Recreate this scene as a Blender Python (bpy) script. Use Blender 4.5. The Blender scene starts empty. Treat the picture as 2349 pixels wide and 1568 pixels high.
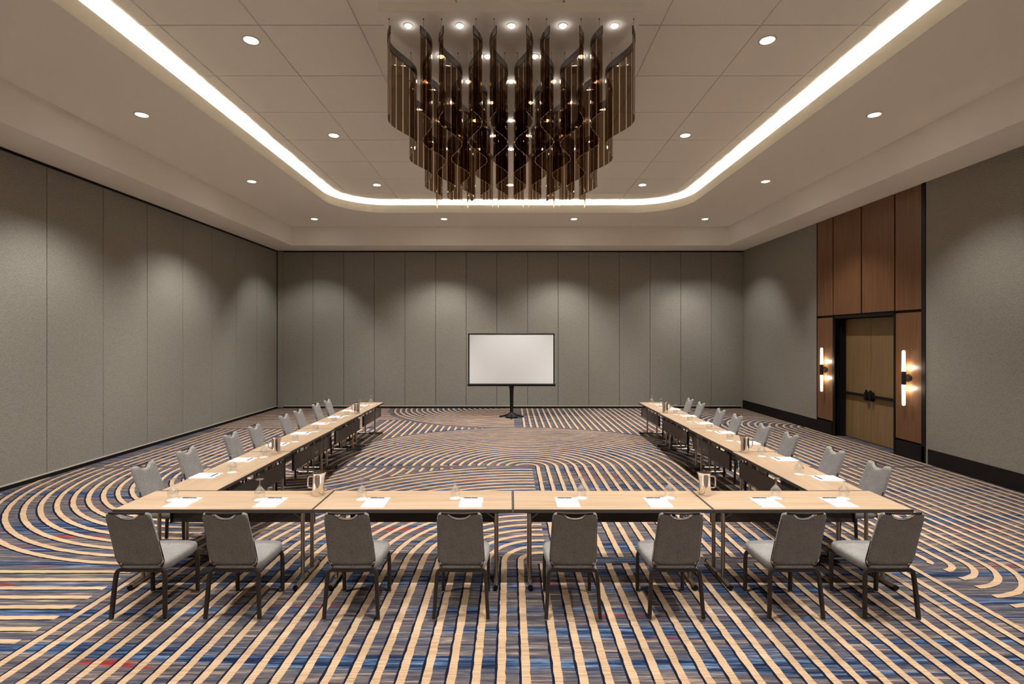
import bpy, bmesh, math, random
from mathutils import Vector, Matrix
random.seed(7)
PI = math.pi
SC = bpy.context.scene
C = SC.collection

# ------------------------------------------------------------------ camera, world, exposure
F_PX = 1192.0
CAM_H = 2.32
cam_d = bpy.data.cameras.new('camera')
cam_d.sensor_width = 36.0
cam_d.lens = F_PX / 2349 * 36.0
cam_d.shift_x = 4.5 / 2349
cam_d.shift_y = -9.0 / 2349
cam_d.clip_start = 0.05
cam_d.clip_end = 100
cam = bpy.data.objects.new('camera', cam_d)
cam.location = (0, 0, CAM_H)
cam.rotation_euler = (PI / 2, 0, 0)
C.objects.link(cam)
SC.camera = cam
w = bpy.data.worlds.new('world'); SC.world = w; w.use_nodes = True
w.node_tree.nodes['Background'].inputs[0].default_value = (0.02, 0.018, 0.016, 1)
w.node_tree.nodes['Background'].inputs[1].default_value = 0.0
vs = SC.view_settings
vs.view_transform = 'Standard'; vs.look = 'None'; vs.gamma = 1.0; vs.use_curve_mapping = False
vs.exposure = 0.90
cy = SC.cycles
cy.use_denoising = True
cy.adaptive_threshold = 0.02
cy.max_bounces = 10; cy.diffuse_bounces = 5; cy.glossy_bounces = 4
cy.transmission_bounces = 6; cy.transparent_max_bounces = 48
cy.caustics_reflective = False; cy.caustics_refractive = False
cy.sample_clamp_indirect = 4.0

# lamp strengths
W_RING = 215.0      # recessed downlights in the border ceiling
W_UPPER = 350.0     # recessed downlights in the tiled ceiling
W_SPOT = 26.0       # small spots of the chandelier canopy
E_COVE = 205.0       # light strip in the cove
WARM = (1.0, 0.965, 0.925)

# ------------------------------------------------------------------ helpers
def srgb(r, g, b):
    f = lambda c: (c / 255) / 12.92 if c <= 10 else ((c / 255 + 0.055) / 1.055) ** 2.4
    return (f(r), f(g), f(b), 1)

def new_mat(name):
    m = bpy.data.materials.new(name); m.use_nodes = True
    nt = m.node_tree
    return m, nt, nt.nodes['Principled BSDF']

def simple(name, col, rough=0.5, metal=0.0, spec=0.5):
    m, nt, b = new_mat(name)
    b.inputs['Base Color'].default_value = col if len(col) == 4 else (*col, 1)
    b.inputs['Roughness'].default_value = rough
    b.inputs['Metallic'].default_value = metal
    b.inputs['Specular IOR Level'].default_value = spec
    return m

def noise_chain(nt, scale, detail=2.0, nscale=1.0, coord='Object'):
    n = nt.nodes
    tc = n.new('ShaderNodeTexCoord'); mp = n.new('ShaderNodeMapping')
    mp.inputs['Scale'].default_value = scale
    nz = n.new('ShaderNodeTexNoise'); nz.inputs['Scale'].default_value = nscale
    nz.inputs['Detail'].default_value = detail
    nt.links.new(tc.outputs[coord], mp.inputs[0]); nt.links.new(mp.outputs[0], nz.inputs['Vector'])
    return nz

def ramp(nt, fac, stops, interp='LINEAR'):
    r = nt.nodes.new('ShaderNodeValToRGB'); r.color_ramp.interpolation = interp
    els = r.color_ramp.elements
    while len(els) < len(stops): els.new(0.5)
    for e, (p, c) in zip(els, stops):
        e.position = p; e.color = c if len(c) == 4 else (*c, 1)
    nt.links.new(fac, r.inputs[0])
    return r

def mixc(nt, fac, a, b, blend='MIX'):
    m = nt.nodes.new('ShaderNodeMix'); m.data_type = 'RGBA'; m.blend_type = blend
    def put(sock, v):
        if hasattr(v, 'is_output'): nt.links.new(v, sock)
        elif isinstance(v, (int, float)): sock.default_value = v
        else: sock.default_value = v if len(v) == 4 else (*v, 1)
    put(m.inputs[0], fac); put(m.inputs[6], a); put(m.inputs[7], b)
    return m.outputs[2]

def add_bump(nt, b, h, strength=0.3, dist=0.01):
    bp = nt.nodes.new('ShaderNodeBump'); bp.inputs['Strength'].default_value = strength
    bp.inputs['Distance'].default_value = dist
    nt.links.new(h, bp.inputs['Height']); nt.links.new(bp.outputs[0], b.inputs['Normal'])

# ------------------------------------------------------------------ materials
def mat_fabric_wall():
    m, nt, b = new_mat('wall_fabric')
    n1 = noise_chain(nt, (38, 38, 230), 3)
    n2 = noise_chain(nt, (230, 230, 38), 3)
    n3 = noise_chain(nt, (1.2, 1.2, 1.2), 1)
    c1 = ramp(nt, n1.outputs[0], [(0.32, (0.145, 0.134, 0.112)), (0.68, (0.35, 0.331, 0.288))])
    c2 = ramp(nt, n2.outputs[0], [(0.32, (0.145, 0.134, 0.112)), (0.68, (0.35, 0.331, 0.288))])
    mx = mixc(nt, 0.5, c1.outputs[0], c2.outputs[0])
    nt.links.new(mx, b.inputs['Base Color'])
    b.inputs['Roughness'].default_value = 0.95; b.inputs['Specular IOR Level'].default_value = 0.15
    add_bump(nt, b, n1.outputs[0], 0.25, 0.004)
    return m

def mat_chair_fabric():
    m, nt, b = new_mat('chair_fabric')
    n1 = noise_chain(nt, (190, 190, 190), 3)
    n2 = noise_chain(nt, (9, 9, 9), 2)
    c1 = ramp(nt, n1.outputs[0], [(0.34, (0.085, 0.079, 0.073)), (0.66, (0.29, 0.272, 0.255))])
    mx = mixc(nt, 0.35, c1.outputs[0], ramp(nt, n2.outputs[0], [(0.3, (0.145, 0.136, 0.127)), (0.7, (0.225, 0.210, 0.197))]).outputs[0])
    nt.links.new(mx, b.inputs['Base Color'])
    b.inputs['Roughness'].default_value = 0.9; b.inputs['Specular IOR Level'].default_value = 0.2
    b.inputs['Sheen Weight'].default_value = 0.15
    add_bump(nt, b, n1.outputs[0], 0.3, 0.003)
    return m

def mat_wood(name, dark, mid, light, grain=(1.2, 40, 40), rough=0.42, spec=0.4, bump=0.06):
    m, nt, b = new_mat(name)
    oi = nt.nodes.new('ShaderNodeObjectInfo')
    tc = nt.nodes.new('ShaderNodeTexCoord'); ad = nt.nodes.new('ShaderNodeVectorMath'); ad.operation = 'ADD'
    ml = nt.nodes.new('ShaderNodeVectorMath'); ml.operation = 'SCALE'; ml.inputs[3].default_value = 13.0
    cb = nt.nodes.new('ShaderNodeCombineXYZ')
    for i in range(3): nt.links.new(oi.outputs['Random'], cb.inputs[i])
    nt.links.new(cb.outputs[0], ml.inputs[0])
    nt.links.new(tc.outputs['Object'], ad.inputs[0]); nt.links.new(ml.outputs[0], ad.inputs[1])
    def nz(scale, detail, dist=0.0):
        mp = nt.nodes.new('ShaderNodeMapping'); mp.inputs['Scale'].default_value = scale
        z = nt.nodes.new('ShaderNodeTexNoise'); z.inputs['Scale'].default_value = 1; z.inputs['Detail'].default_value = detail
        z.inputs['Distortion'].default_value = dist
        nt.links.new(ad.outputs[0], mp.inputs[0]); nt.links.new(mp.outputs[0], z.inputs['Vector'])
        return z
    a = nz(grain, 4, 0.4)
    f = nz(tuple(g * 5 if g > 5 else g * 3 for g in grain), 3)
    c = ramp(nt, a.outputs[0], [(0.28, dark), (0.5, mid), (0.72, light)])
    mx = mixc(nt, 0.3, c.outputs[0], ramp(nt, f.outputs[0], [(0.35, dark), (0.65, light)]).outputs[0])
    nt.links.new(mx, b.inputs['Base Color'])
    b.inputs['Roughness'].default_value = rough; b.inputs['Specular IOR Level'].default_value = spec
    if bump: add_bump(nt, b, f.outputs[0], bump, 0.002)
    return m

def mat_carpet_ground():
    m, nt, b = new_mat('carpet_ground')
    big = noise_chain(nt, (0.3, 4.5, 1), 3)
    mid = noise_chain(nt, (1.3, 26, 1), 5); mid.inputs['Roughness'].default_value = 0.68
    fine = noise_chain(nt, (3.2, 130, 1), 4); fine.inputs['Roughness'].default_value = 0.65
    red = noise_chain(nt, (0.45, 5.0, 1), 2)
    blu = noise_chain(nt, (0.26, 4.2, 1), 2)
    # taupe to slate ground
    c = ramp(nt, big.outputs[0], [(0.34, (0.040, 0.050, 0.080)), (0.46, (0.062, 0.062, 0.074)), (0.54, (0.082, 0.071, 0.070)), (0.66, (0.062, 0.060, 0.070))])
    streak = ramp(nt, mid.outputs[0], [(0.37, (0.007, 0.009, 0.020)), (0.445, (0.042, 0.041, 0.052)), (0.51, (0.068, 0.063, 0.066)), (0.57, (0.128, 0.102, 0.087)), (0.64, (0.33, 0.24, 0.16))])
    x = mixc(nt, 0.6, c.outputs[0], streak.outputs[0])
    bf = ramp(nt, blu.outputs[0], [(0.535, (0, 0, 0)), (0.59, (1, 1, 1))])
    bs = ramp(nt, mid.outputs[0], [(0.38, (0.004, 0.006, 0.016)), (0.46, (0.008, 0.018, 0.045)), (0.54, (0.026, 0.056, 0.115)), (0.63, (0.075, 0.14, 0.225))])
    bm = nt.nodes.new('ShaderNodeMath'); bm.operation = 'MULTIPLY'; bm.inputs[1].default_value = 0.85
    nt.links.new(bf.outputs[0], bm.inputs[0])
    x = mixc(nt, bm.outputs[0], x, bs.outputs[0])
    rf = ramp(nt, red.outputs[0], [(0.67, (0, 0, 0)), (0.70, (1, 1, 1))])
    rs = ramp(nt, mid.outputs[0], [(0.46, (0, 0, 0)), (0.53, (1, 1, 1))])
    rm = nt.nodes.new('ShaderNodeMath'); rm.operation = 'MULTIPLY'
    nt.links.new(rf.outputs[0], rm.inputs[0]); nt.links.new(rs.outputs[0], rm.inputs[1])
    x = mixc(nt, rm.outputs[0], x, (0.17, 0.022, 0.018))
    fr = ramp(nt, fine.outputs[0], [(0.30, (0.16, 0.16, 0.2)), (0.42, (0.72, 0.72, 0.76)), (0.55, (1.22, 1.2, 1.2)), (0.70, (2.6, 2.3, 2.0))])
    x = mixc(nt, 1.0, x, fr.outputs[0], 'MULTIPLY')
    nt.links.new(x, b.inputs['Base Color'])
    b.inputs['Roughness'].default_value = 1.0; b.inputs['Specular IOR Level'].default_value = 0.05
    add_bump(nt, b, fine.outputs[0], 0.3, 0.004)
    return m

def mat_carpet_cream():
    m, nt, b = new_mat('carpet_cream')
    fine = noise_chain(nt, (2.5, 90, 1), 3)
    big = noise_chain(nt, (0.7, 5, 1), 2)
    c = ramp(nt, fine.outputs[0], [(0.28, (0.19, 0.115, 0.062)), (0.5, (0.36, 0.25, 0.152)), (0.75, (0.48, 0.35, 0.228))])
    x = mixc(nt, 0.3, c.outputs[0], ramp(nt, big.outputs[0], [(0.35, (0.31, 0.195, 0.108)), (0.65, (0.455, 0.325, 0.21))]).outputs[0])
    nt.links.new(x, b.inputs['Base Color'])
    b.inputs['Roughness'].default_value = 1.0; b.inputs['Specular IOR Level'].default_value = 0.05
    return m

def schlick(nt, f0=0.06, power=5.0, top=1.0):
    lw = nt.nodes.new('ShaderNodeLayerWeight'); lw.inputs[0].default_value = 0.5
    p = nt.nodes.new('ShaderNodeMath'); p.operation = 'POWER'; p.inputs[1].default_value = power
    nt.links.new(lw.outputs['Facing'], p.inputs[0])
    m = nt.nodes.new('ShaderNodeMath'); m.operation = 'MULTIPLY_ADD'; m.inputs[1].default_value = top - f0; m.inputs[2].default_value = f0
    nt.links.new(p.outputs[0], m.inputs[0])
    return m.outputs[0]

def mat_tint():
    m, nt, b = new_mat('smoked_acrylic'); nt.nodes.remove(b)
    out = nt.nodes['Material Output']
    tr = nt.nodes.new('ShaderNodeBsdfTransparent'); tr.inputs[0].default_value = (0.56, 0.465, 0.37, 1)
    gl = nt.nodes.new('ShaderNodeBsdfGlossy'); gl.inputs['Color'].default_value = (0.9, 0.8, 0.7, 1); gl.inputs['Roughness'].default_value = 0.012
    mx = nt.nodes.new('ShaderNodeMixShader')
    nt.links.new(schlick(nt), mx.inputs[0]); nt.links.new(tr.outputs[0], mx.inputs[1]); nt.links.new(gl.outputs[0], mx.inputs[2])
    nt.links.new(mx.outputs[0], out.inputs[0])
    return m

def mat_glass(name, tint=(0.96, 0.96, 0.95, 1), ior=1.5, bounce_haze=0.0):
    m, nt, b = new_mat(name); nt.nodes.remove(b)
    out = nt.nodes['Material Output']
    tr = nt.nodes.new('ShaderNodeBsdfTransparent'); tr.inputs[0].default_value = tint
    gl = nt.nodes.new('ShaderNodeBsdfGlossy'); gl.inputs['Color'].default_value = (1, 1, 1, 1); gl.inputs['Roughness'].default_value = 0.02
    mx = nt.nodes.new('ShaderNodeMixShader')
    nt.links.new(schlick(nt, 0.07, 2.6, 0.75), mx.inputs[0]); nt.links.new(tr.outputs[0], mx.inputs[1]); nt.links.new(gl.outputs[0], mx.inputs[2])
    last = mx.outputs[0]
    if bounce_haze:  # faint white haze stands in for light bounced off the coaster
        df = nt.nodes.new('ShaderNodeBsdfTranslucent'); df.inputs[0].default_value = (0.95, 0.93, 0.9, 1)
        m2 = nt.nodes.new('ShaderNodeMixShader'); m2.inputs[0].default_value = bounce_haze
        nt.links.new(last, m2.inputs[1]); nt.links.new(df.outputs[0], m2.inputs[2]); last = m2.outputs[0]
    nt.links.new(last, out.inputs[0])
    return m

def mat_emit(name, col, strength):
    m, nt, b = new_mat(name)
    b.inputs['Base Color'].default_value = (0.9, 0.9, 0.9, 1)
    b.inputs['Emission Color'].default_value = (*col, 1)
    b.inputs['Emission Strength'].default_value = strength
    return m

def mat_perforated():
    m, nt, b = new_mat('perforated_panel')
    b.inputs['Base Color'].default_value = (0.040, 0.029, 0.024, 1); b.inputs['Roughness'].default_value = 0.5
    out = nt.nodes['Material Output']
    tc = nt.nodes.new('ShaderNodeTexCoord'); mp = nt.nodes.new('ShaderNodeMapping'); mp.inputs['Scale'].default_value = (105, 105, 105)
    mp.inputs['Rotation'].default_value = (0, PI / 4, 0)
    sp = nt.nodes.new('ShaderNodeSeparateXYZ')
    nt.links.new(tc.outputs['Object'], mp.inputs[0]); nt.links.new(mp.outputs[0], sp.inputs[0])
    def frac_c(o):
        f = nt.nodes.new('ShaderNodeMath'); f.operation = 'FRACT'; nt.links.new(o, f.inputs[0])
        s = nt.nodes.new('ShaderNodeMath'); s.operation = 'SUBTRACT'; s.inputs[1].default_value = 0.5; nt.links.new(f.outputs[0], s.inputs[0])
        p = nt.nodes.new('ShaderNodeMath'); p.operation = 'MULTIPLY'; nt.links.new(s.outputs[0], p.inputs[0]); nt.links.new(s.outputs[0], p.inputs[1])
        return p.outputs[0]
    ad = nt.nodes.new('ShaderNodeMath'); ad.operation = 'ADD'
    nt.links.new(frac_c(sp.outputs[0]), ad.inputs[0]); nt.links.new(frac_c(sp.outputs[2]), ad.inputs[1])
    lt = nt.nodes.new('ShaderNodeMath'); lt.operation = 'LESS_THAN'; lt.inputs[1].default_value = 0.055
    nt.links.new(ad.outputs[0], lt.inputs[0])
    tr = nt.nodes.new('ShaderNodeBsdfTransparent')
    mx = nt.nodes.new('ShaderNodeMixShader')
    nt.links.new(lt.outputs[0], mx.inputs[0]); nt.links.new(b.outputs[0], mx.inputs[1]); nt.links.new(tr.outputs[0], mx.inputs[2])
    nt.links.new(mx.outputs[0], out.inputs[0])
    return m

def mat_paint(name, col):
    m, nt, b = new_mat(name)
    n = noise_chain(nt, (180, 180, 180), 2)
    k = ramp(nt, n.outputs[0], [(0.3, tuple(c * 0.96 for c in col)), (0.7, tuple(min(1, c * 1.04) for c in col))])
    nt.links.new(k.outputs[0], b.inputs['Base Color'])
    b.inputs['Roughness'].default_value = 0.9; b.inputs['Specular IOR Level'].default_value = 0.2
    return m

M = {
    'wall': mat_fabric_wall(), 'chair': mat_chair_fabric(),
    'oak': mat_wood('table_laminate', (0.295, 0.198, 0.122), (0.38, 0.268, 0.172), (0.45, 0.335, 0.228), (0.9, 26, 26), 0.36, 0.4, 0.0),
    'walnut': mat_wood('wall_veneer', (0.105, 0.046, 0.019), (0.150, 0.070, 0.030), (0.195, 0.096, 0.043), (30, 30, 0.9), 0.38, 0.4),
    'doorwood': mat_wood('door_veneer', (0.16, 0.098, 0.040), (0.215, 0.138, 0.060), (0.27, 0.18, 0.083), (34, 34, 1.0), 0.42, 0.4),
    'carpet': mat_carpet_ground(), 'cream': mat_carpet_cream(),
    'navy': simple('carpet_navy', (0.006, 0.007, 0.015), 1.0, 0, 0.05),
    'tile': mat_paint('ceiling_tile', (0.85, 0.83, 0.80)),
    'paint': mat_paint('ceiling_paint', (0.86, 0.835, 0.795)),
    'cove': mat_paint('cove_paint', (0.82, 0.77, 0.66)),
    'black': simple('black_paint', (0.005, 0.004, 0.004), 0.6, 0, 0.2),
    'softblack': simple('black_gasket', (0.004, 0.004, 0.004), 0.9, 0, 0.1),
    'edge': simple('table_edge', (0.045, 0.038, 0.033), 0.45),
    'bronze': simple('chair_frame_bronze', (0.040, 0.030, 0.026), 0.38, 0.55),
    'under': simple('table_underside', (0.012, 0.010, 0.009), 0.6),
    'steel': simple('table_leg_steel', (0.36, 0.31, 0.26), 0.30, 1.0),
    'chrome': simple('chrome', (0.80, 0.77, 0.74), 0.10, 1.0),
    'pitcher': simple('polished_steel', (0.78, 0.73, 0.69), 0.06, 1.0),
    'alu': simple('aluminium_trim', (0.62, 0.57, 0.50), 0.45, 0.3),
    'perf': mat_perforated(), 'tint': mat_tint(),
    'acedge_lit': simple('acrylic_edge_lit', (0.42, 0.34, 0.25), 0.3, 0, 0.6),  # edge-lit brightness of the slats, put into the colour
    'rail': simple('smoked_rail', (0.055, 0.032, 0.020), 0.5, 0.0, 0.3),
    'glass': mat_glass('goblet_glass', (0.975, 0.975, 0.97, 1), bounce_haze=0.05),
    'paper': simple('white_paper', (0.86, 0.85, 0.83), 0.8, 0, 0.2),
    'pen': simple('pen_plastic', (0.016, 0.014, 0.04), 0.35),
    'screen': simple('projection_fabric', (0.76, 0.77, 0.785), 0.85, 0, 0.2),
    'lampglow': mat_emit('lamp_glow', (1.0, 0.90, 0.76), 14.0),
    'spotglow': mat_emit('spot_glow', (1.0, 0.93, 0.82), 24.0),
    'strip': mat_emit('strip_glow', (1.0, 0.945, 0.83), E_COVE),
    'sconce': mat_emit('sconce_glow', (1.0, 0.94, 0.87), 0.5),
    'whitetrim': simple('white_trim', (0.62, 0.58, 0.52), 0.5),
    'cable': simple('cable', (0.08, 0.07, 0.06), 0.5, 0.5),
}

# ------------------------------------------------------------------ mesh helpers
def obj(name, bm, mat, parent=None, smooth=False, kind=None, loc=None):
    me = bpy.data.meshes.new(name)
    bmesh.ops.recalc_face_normals(bm, faces=bm.faces)
    bm.to_mesh(me); bm.free()
    mats = mat if isinstance(mat, (list, tuple)) else [mat]
    for m in mats: me.materials.append(m)
    if smooth:
        for p in me.polygons: p.use_smooth = True
        try: me.set_sharp_from_angle(angle=math.radians(40))
        except Exception: pass
    o = bpy.data.objects.new(name, me); C.objects.link(o)
    if parent: o.parent = parent
    if loc: o.location = loc
    if kind: o['kind'] = kind
    return o

def thing(name, label, cat, loc=(0, 0, 0), rz=0.0, group=None):
    o = bpy.data.objects.new(name, None); o.empty_display_size = 0.1
    C.objects.link(o); o.location = loc; o.rotation_euler = (0, 0, rz)
    o['label'] = label; o['category'] = cat
    if group: o['group'] = group
    return o

def tag(o, label, cat, group=None):
    o['label'] = label; o['category'] = cat
    if group: o['group'] = group
    return o

def dup(root, loc, rz=0.0, label=None, group=None):
    r = root.copy(); C.objects.link(r); r.location = loc; r.rotation_euler = (0, 0, rz)
    if label: r['label'] = label
    if group: r['group'] = group
    for ch in list(root.children):
        c = ch.copy(); C.objects.link(c); c.parent = r
        for g in list(ch.children):
            d = g.copy(); C.objects.link(d); d.parent = c
    return r

def box(bm, x0, x1, y0, y1, z0, z1, mi=0):
    v = [bm.verts.new(p) for p in ((x0, y0, z0), (x1, y0, z0), (x1, y1, z0), (x0, y1, z0),
                                   (x0, y0, z1), (x1, y0, z1), (x1, y1, z1), (x0, y1, z1))]
    fs = []
    for f in ((0, 3, 2, 1), (4, 5, 6, 7), (0, 1, 5, 4), (1, 2, 6, 5), (2, 3, 7, 6), (3, 0, 4, 7)):
        fc = bm.faces.new([v[i] for i in f]); fc.material_index = mi; fs.append(fc)
    return fs

def boxb(x0, x1, y0, y1, z0, z1, bev=0.0, seg=2):
    bm = bmesh.new(); box(bm, x0, x1, y0, y1, z0, z1)
    if bev: bmesh.ops.bevel(bm, geom=list(bm.edges), offset=bev, segments=seg, profile=0.5, affect='EDGES')
    return bm

def tube(bm, pts, r, n=10, cap=True, square=False):
    """a tube swept along points; r a number or one per point"""
    pts = [Vector(p) for p in pts]
    rs = r if isinstance(r, (list, tuple)) else [r] * len(pts)
    rings = []
    t0 = (pts[1] - pts[0]).normalized()
    up = Vector((0, 0, 1)) if abs(t0.z) < 0.9 else Vector((0, 1, 0))
    nrm = t0.cross(up).normalized()
    for i, p in enumerate(pts):
        a = pts[i] - pts[i - 1] if i > 0 else pts[1] - pts[0]
        b = pts[i + 1] - pts[i] if i < len(pts) - 1 else pts[i] - pts[i - 1]
        t = (a.normalized() + b.normalized()).normalized()
        nrm = (nrm - t * nrm.dot(t)).normalized()
        bi = t.cross(nrm)
        ring = []
        for k in range(n):
            an = 2 * PI * k / n + (PI / 4 if square else 0)
            ca, sa = math.cos(an), math.sin(an)
            if square:
                q = 0.42
                ca = math.copysign(abs(ca) ** q, ca); sa = math.copysign(abs(sa) ** q, sa)
            ring.append(bm.verts.new(p + (nrm * ca + bi * sa) * rs[i]))
        rings.append(ring)
    for i in range(len(rings) - 1):
        for k in range(n):
            bm.faces.new((rings[i][k], rings[i][(k + 1) % n], rings[i + 1][(k + 1) % n], rings[i + 1][k]))
    if cap:
        bm.faces.new(rings[0][::-1]); bm.faces.new(rings[-1])

def lathe(bm, prof, n=32, ctr=(0, 0, 0)):
    cx, cy_, cz = ctr
    rings = []
    for r, z in prof:
        if r < 1e-5: rings.append([bm.verts.new((cx, cy_, cz + z))])
        else: rings.append([bm.verts.new((cx + r * math.cos(2 * PI * k / n), cy_ + r * math.sin(2 * PI * k / n), cz + z)) for k in range(n)])
    for a, b in zip(rings, rings[1:]):
        for k in range(n):
            k2 = (k + 1) % n
            if len(a) == 1 and len(b) == 1: continue
            if len(a) == 1: bm.faces.new((a[0], b[k], b[k2]))
            elif len(b) == 1: bm.faces.new((a[k], a[k2], b[0]))
            else: bm.faces.new((a[k], a[k2], b[k2], b[k]))

def fillet(pts, rad, seg=5):
    """round the inner corners of a polyline"""
    out = [Vector(pts[0])]
    for a, b, c in zip(pts, pts[1:], pts[2:]):
        a, b, c = Vector(a), Vector(b), Vector(c)
        d1 = (a - b); d2 = (c - b)
        r = min(rad, d1.length * 0.49, d2.length * 0.49)
        p = b + d1.normalized() * r; q = b + d2.normalized() * r
        for i in range(seg + 1):
            t = i / seg
            out.append(p * (1 - t) ** 2 + b * 2 * t * (1 - t) + q * t ** 2)
    out.append(Vector(pts[-1]))
    return out

ORD = ['first', 'second', 'third', 'fourth', 'fifth', 'sixth', 'seventh', 'eighth']

# ------------------------------------------------------------------ the room
XW, YB, YF = 7.70, 17.20, -0.80         # side walls, back wall, front wall
ZS, ZR, ZT, ZL = 5.206, 5.80, 6.12, 6.017   # soffit, border ceiling, tiles, cove lip
XB, YB2, YF2 = 6.80, 16.20, 0.20        # bulkhead

# ---- carpet: ground plus inlaid cream and navy lines, all one floor mesh
def build_floor():
    bm = bmesh.new()
    x0, x1, y0, y1 = -XW - 0.1, XW + 0.6, YF - 0.1, YB + 0.1
    v = [bm.verts.new(p) for p in ((x0, y0, 0), (x1, y0, 0), (x1, y1, 0), (x0, y1, 0))]
    bm.faces.new(v)
    W = 0.029
    rnd = random.Random(3)
    def strip(pts, mask=None):
        runs, cur = [], []
        for p in pts:
            if -XW < p[0] < XW + 0.55 and YF < p[1] < YB and (mask is None or mask(*p)): cur.append(p)
            else:
                if len(cur) > 1: runs.append(cur)
                cur = []
        if len(cur) > 1: runs.append(cur)
        for run in runs:
            for mi, off, z in ((2, (-0.017, -0.012), 0.0006), (1, (0, 0), 0.0012)):
                prev = None
                for i, p in enumerate(run):
                    a = run[max(i - 1, 0)]; b = run[min(i + 1, len(run) - 1)]
                    tx, ty = b[0] - a[0], b[1] - a[1]
                    L = math.hypot(tx, ty) or 1
                    nx, ny = -ty / L, tx / L
                    j = rnd.uniform(-0.0025, 0.0025)
                    hw = W + rnd.uniform(-0.0025, 0.0025)
                    cx, cy2 = p[0] + off[0] + nx * j, p[1] + off[1] + ny * j
                    q = (bm.verts.new((cx + nx * hw, cy2 + ny * hw, z)), bm.verts.new((cx - nx * hw, cy2 - ny * hw, z)))
                    if prev:
                        f = bm.faces.new((prev[0], prev[1], q[1], q[0])); f.material_index = mi
                    prev = q
    def line(xa, ya, xb, yb, mask=None, step=0.05):
        n = max(2, int(math.hypot(xb - xa, yb - ya) / step))
        strip([(xa + (xb - xa) * i / n, ya + (yb - ya) * i / n) for i in range(n + 1)], mask)
    def arc_pts(cx, cy2, r, a0, a1):
        n = max(6, int(abs(a1 - a0) * r / 0.05))
        return [(cx + r * math.cos(a0 + (a1 - a0) * i / n), cy2 + r * math.sin(a0 + (a1 - a0) * i / n)) for i in range(n + 1)]
    def seg(xa, ya, xb, yb, step=0.05):
        n = max(1, int(math.hypot(xb - xa, yb - ya) / step))
        return [(xa + (xb - xa) * i / n, ya + (yb - ya) * i / n) for i in range(n)]
    P = 0.17
    S1, S2, S3 = 5.41, 9.36, 13.32
    ed = 0.05
    d = lambda x, y, c: math.hypot(x - c[0], y - c[1])
    cF1, cF2, cF4, cF5, cF6, cF7 = (0.30, 9.40), (0.32, 5.41), (-3.72, 9.38), (-0.02, 17.3), (8.0, 13.34), (4.30, 5.41)
    # dome in the middle of the room: left ends at the seam, right legs run on down to the next seam
    for k in range(23):
        r = 0.20 + P * k
        pts = arc_pts(*cF1, r, PI, 0)
        pts = [p for p in pts if p[1] > S2 + ed + 0.01] + seg(cF1[0] + r, cF1[1], cF1[0] + r, S1 + ed)
        strip(pts)
    rF1 = 0.20 + P * 22.6
    # quarter arcs below it, running down to the camera as straight lines
    for k in range(23):
        r = 0.21 + P * k
        yend = -0.7
        pts = seg(0.39, cF2[1] + r, cF2[0], cF2[1] + r) + arc_pts(*cF2, r, PI / 2, PI) + seg(cF2[0] - r, cF2[1], cF2[0] - r, yend)
        strip(pts, lambda x, y: y < S2 - 0.07)
    rF2 = 0.21 + P * 22.6
    # straight lines toward the camera, right of the middle
    for k in range(23):
        x = 0.333 + P * k
        line(x, S1 - ed, x, -0.7)
    # U-turn arcs on the partition side
    for k in range(23):
        r = 0.30 + P * k
        pts = arc_pts(*cF4, r, PI, 2 * PI)
        strip(pts, lambda x, y: y < S2 - 0.06 and d(x, y, cF2) > rF2 and x < 0.2)
    for k in range(25):       # horizontal lines below the U-turn
        y = 5.165 - P * k
        line(-XW, y, -3.76, y)
    for k in range(26):       # lines in the far partition-side corner of the U-turn
        y = S1 + 0.1 + P * k
        line(-XW, y, -6.2, y, lambda x, y: d(x, y, cF4) > 0.30 + P * 22.7 and y < S2 - 0.1)
    # lines along the room above the U-turn
    for k in range(23):
        x = -3.60 - P * k
        line(x, S2 + ed, x, S3 - ed)
    for k in range(24):
        x = -3.44 + P * k
        line(x, S2 + ed, x, S3 + 3.9, lambda x, y: d(x, y, cF1) > rF1 + 0.03 and d(x, y, cF5) > 0.2 + P * 22.0 and y < S3 + 1.4 and x < 0.1)
    # quarter arcs at the far wall, behind the screen
    for k in range(22):
        r = 0.15 + P * k
        pts = arc_pts(*cF5, r, PI, 1.5 * PI) + seg(cF5[0], cF5[1] - r, 0.18, cF5[1] - r)
        strip(pts, lambda x, y: d(x, y, cF1) > rF1)
    for k in range(24):
        y = S3 + 0.12 + P * k
        line(-XW, y, -0.5, y, lambda x, y: d(x, y, cF5) > 0.2 + P * 21.8 and (x < -3.66 or y > S3 + 1.45))
    # lines along the room right of the screen
    for k in range(24):
        x = 0.38 + P * k
        line(x, YB, x, S3 - 2.2, lambda x, y: d(x, y, cF1) > rF1 + 0.05 and y > S2 + 0.2)
    # door side: legs of the arcs that turn towards the doors
    for k in range(23):
        r = 0.36 + P * k
        if cF6[0] - r < 4.2: continue
        strip(seg(cF6[0] - r, S2 + ed, cF6[0] - r, cF6[1]) + arc_pts(*cF6, r, PI, PI / 2))
    for k in range(8):
        r = 0.36 + P * (22 + k)
        strip(arc_pts(*cF6, r, PI, PI / 2), lambda x, y: x > 4.35 and y > S3 + 0.1)
    # door side, nearer: lines that hook round at the seam
    for k in range(21):
        r = 0.06 + P * k
        strip(seg(cF7[0] + r, S2 - ed, cF7[0] + r, cF7[1]) + arc_pts(*cF7, max(r, 0.02), 0, -PI / 2) + [(4.37, cF7[1] - r)][:0],
              lambda x, y: x > 4.3)
    return obj('floor', bm, [M['carpet'], M['cream'], M['navy']], kind='structure')
build_floor()

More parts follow.
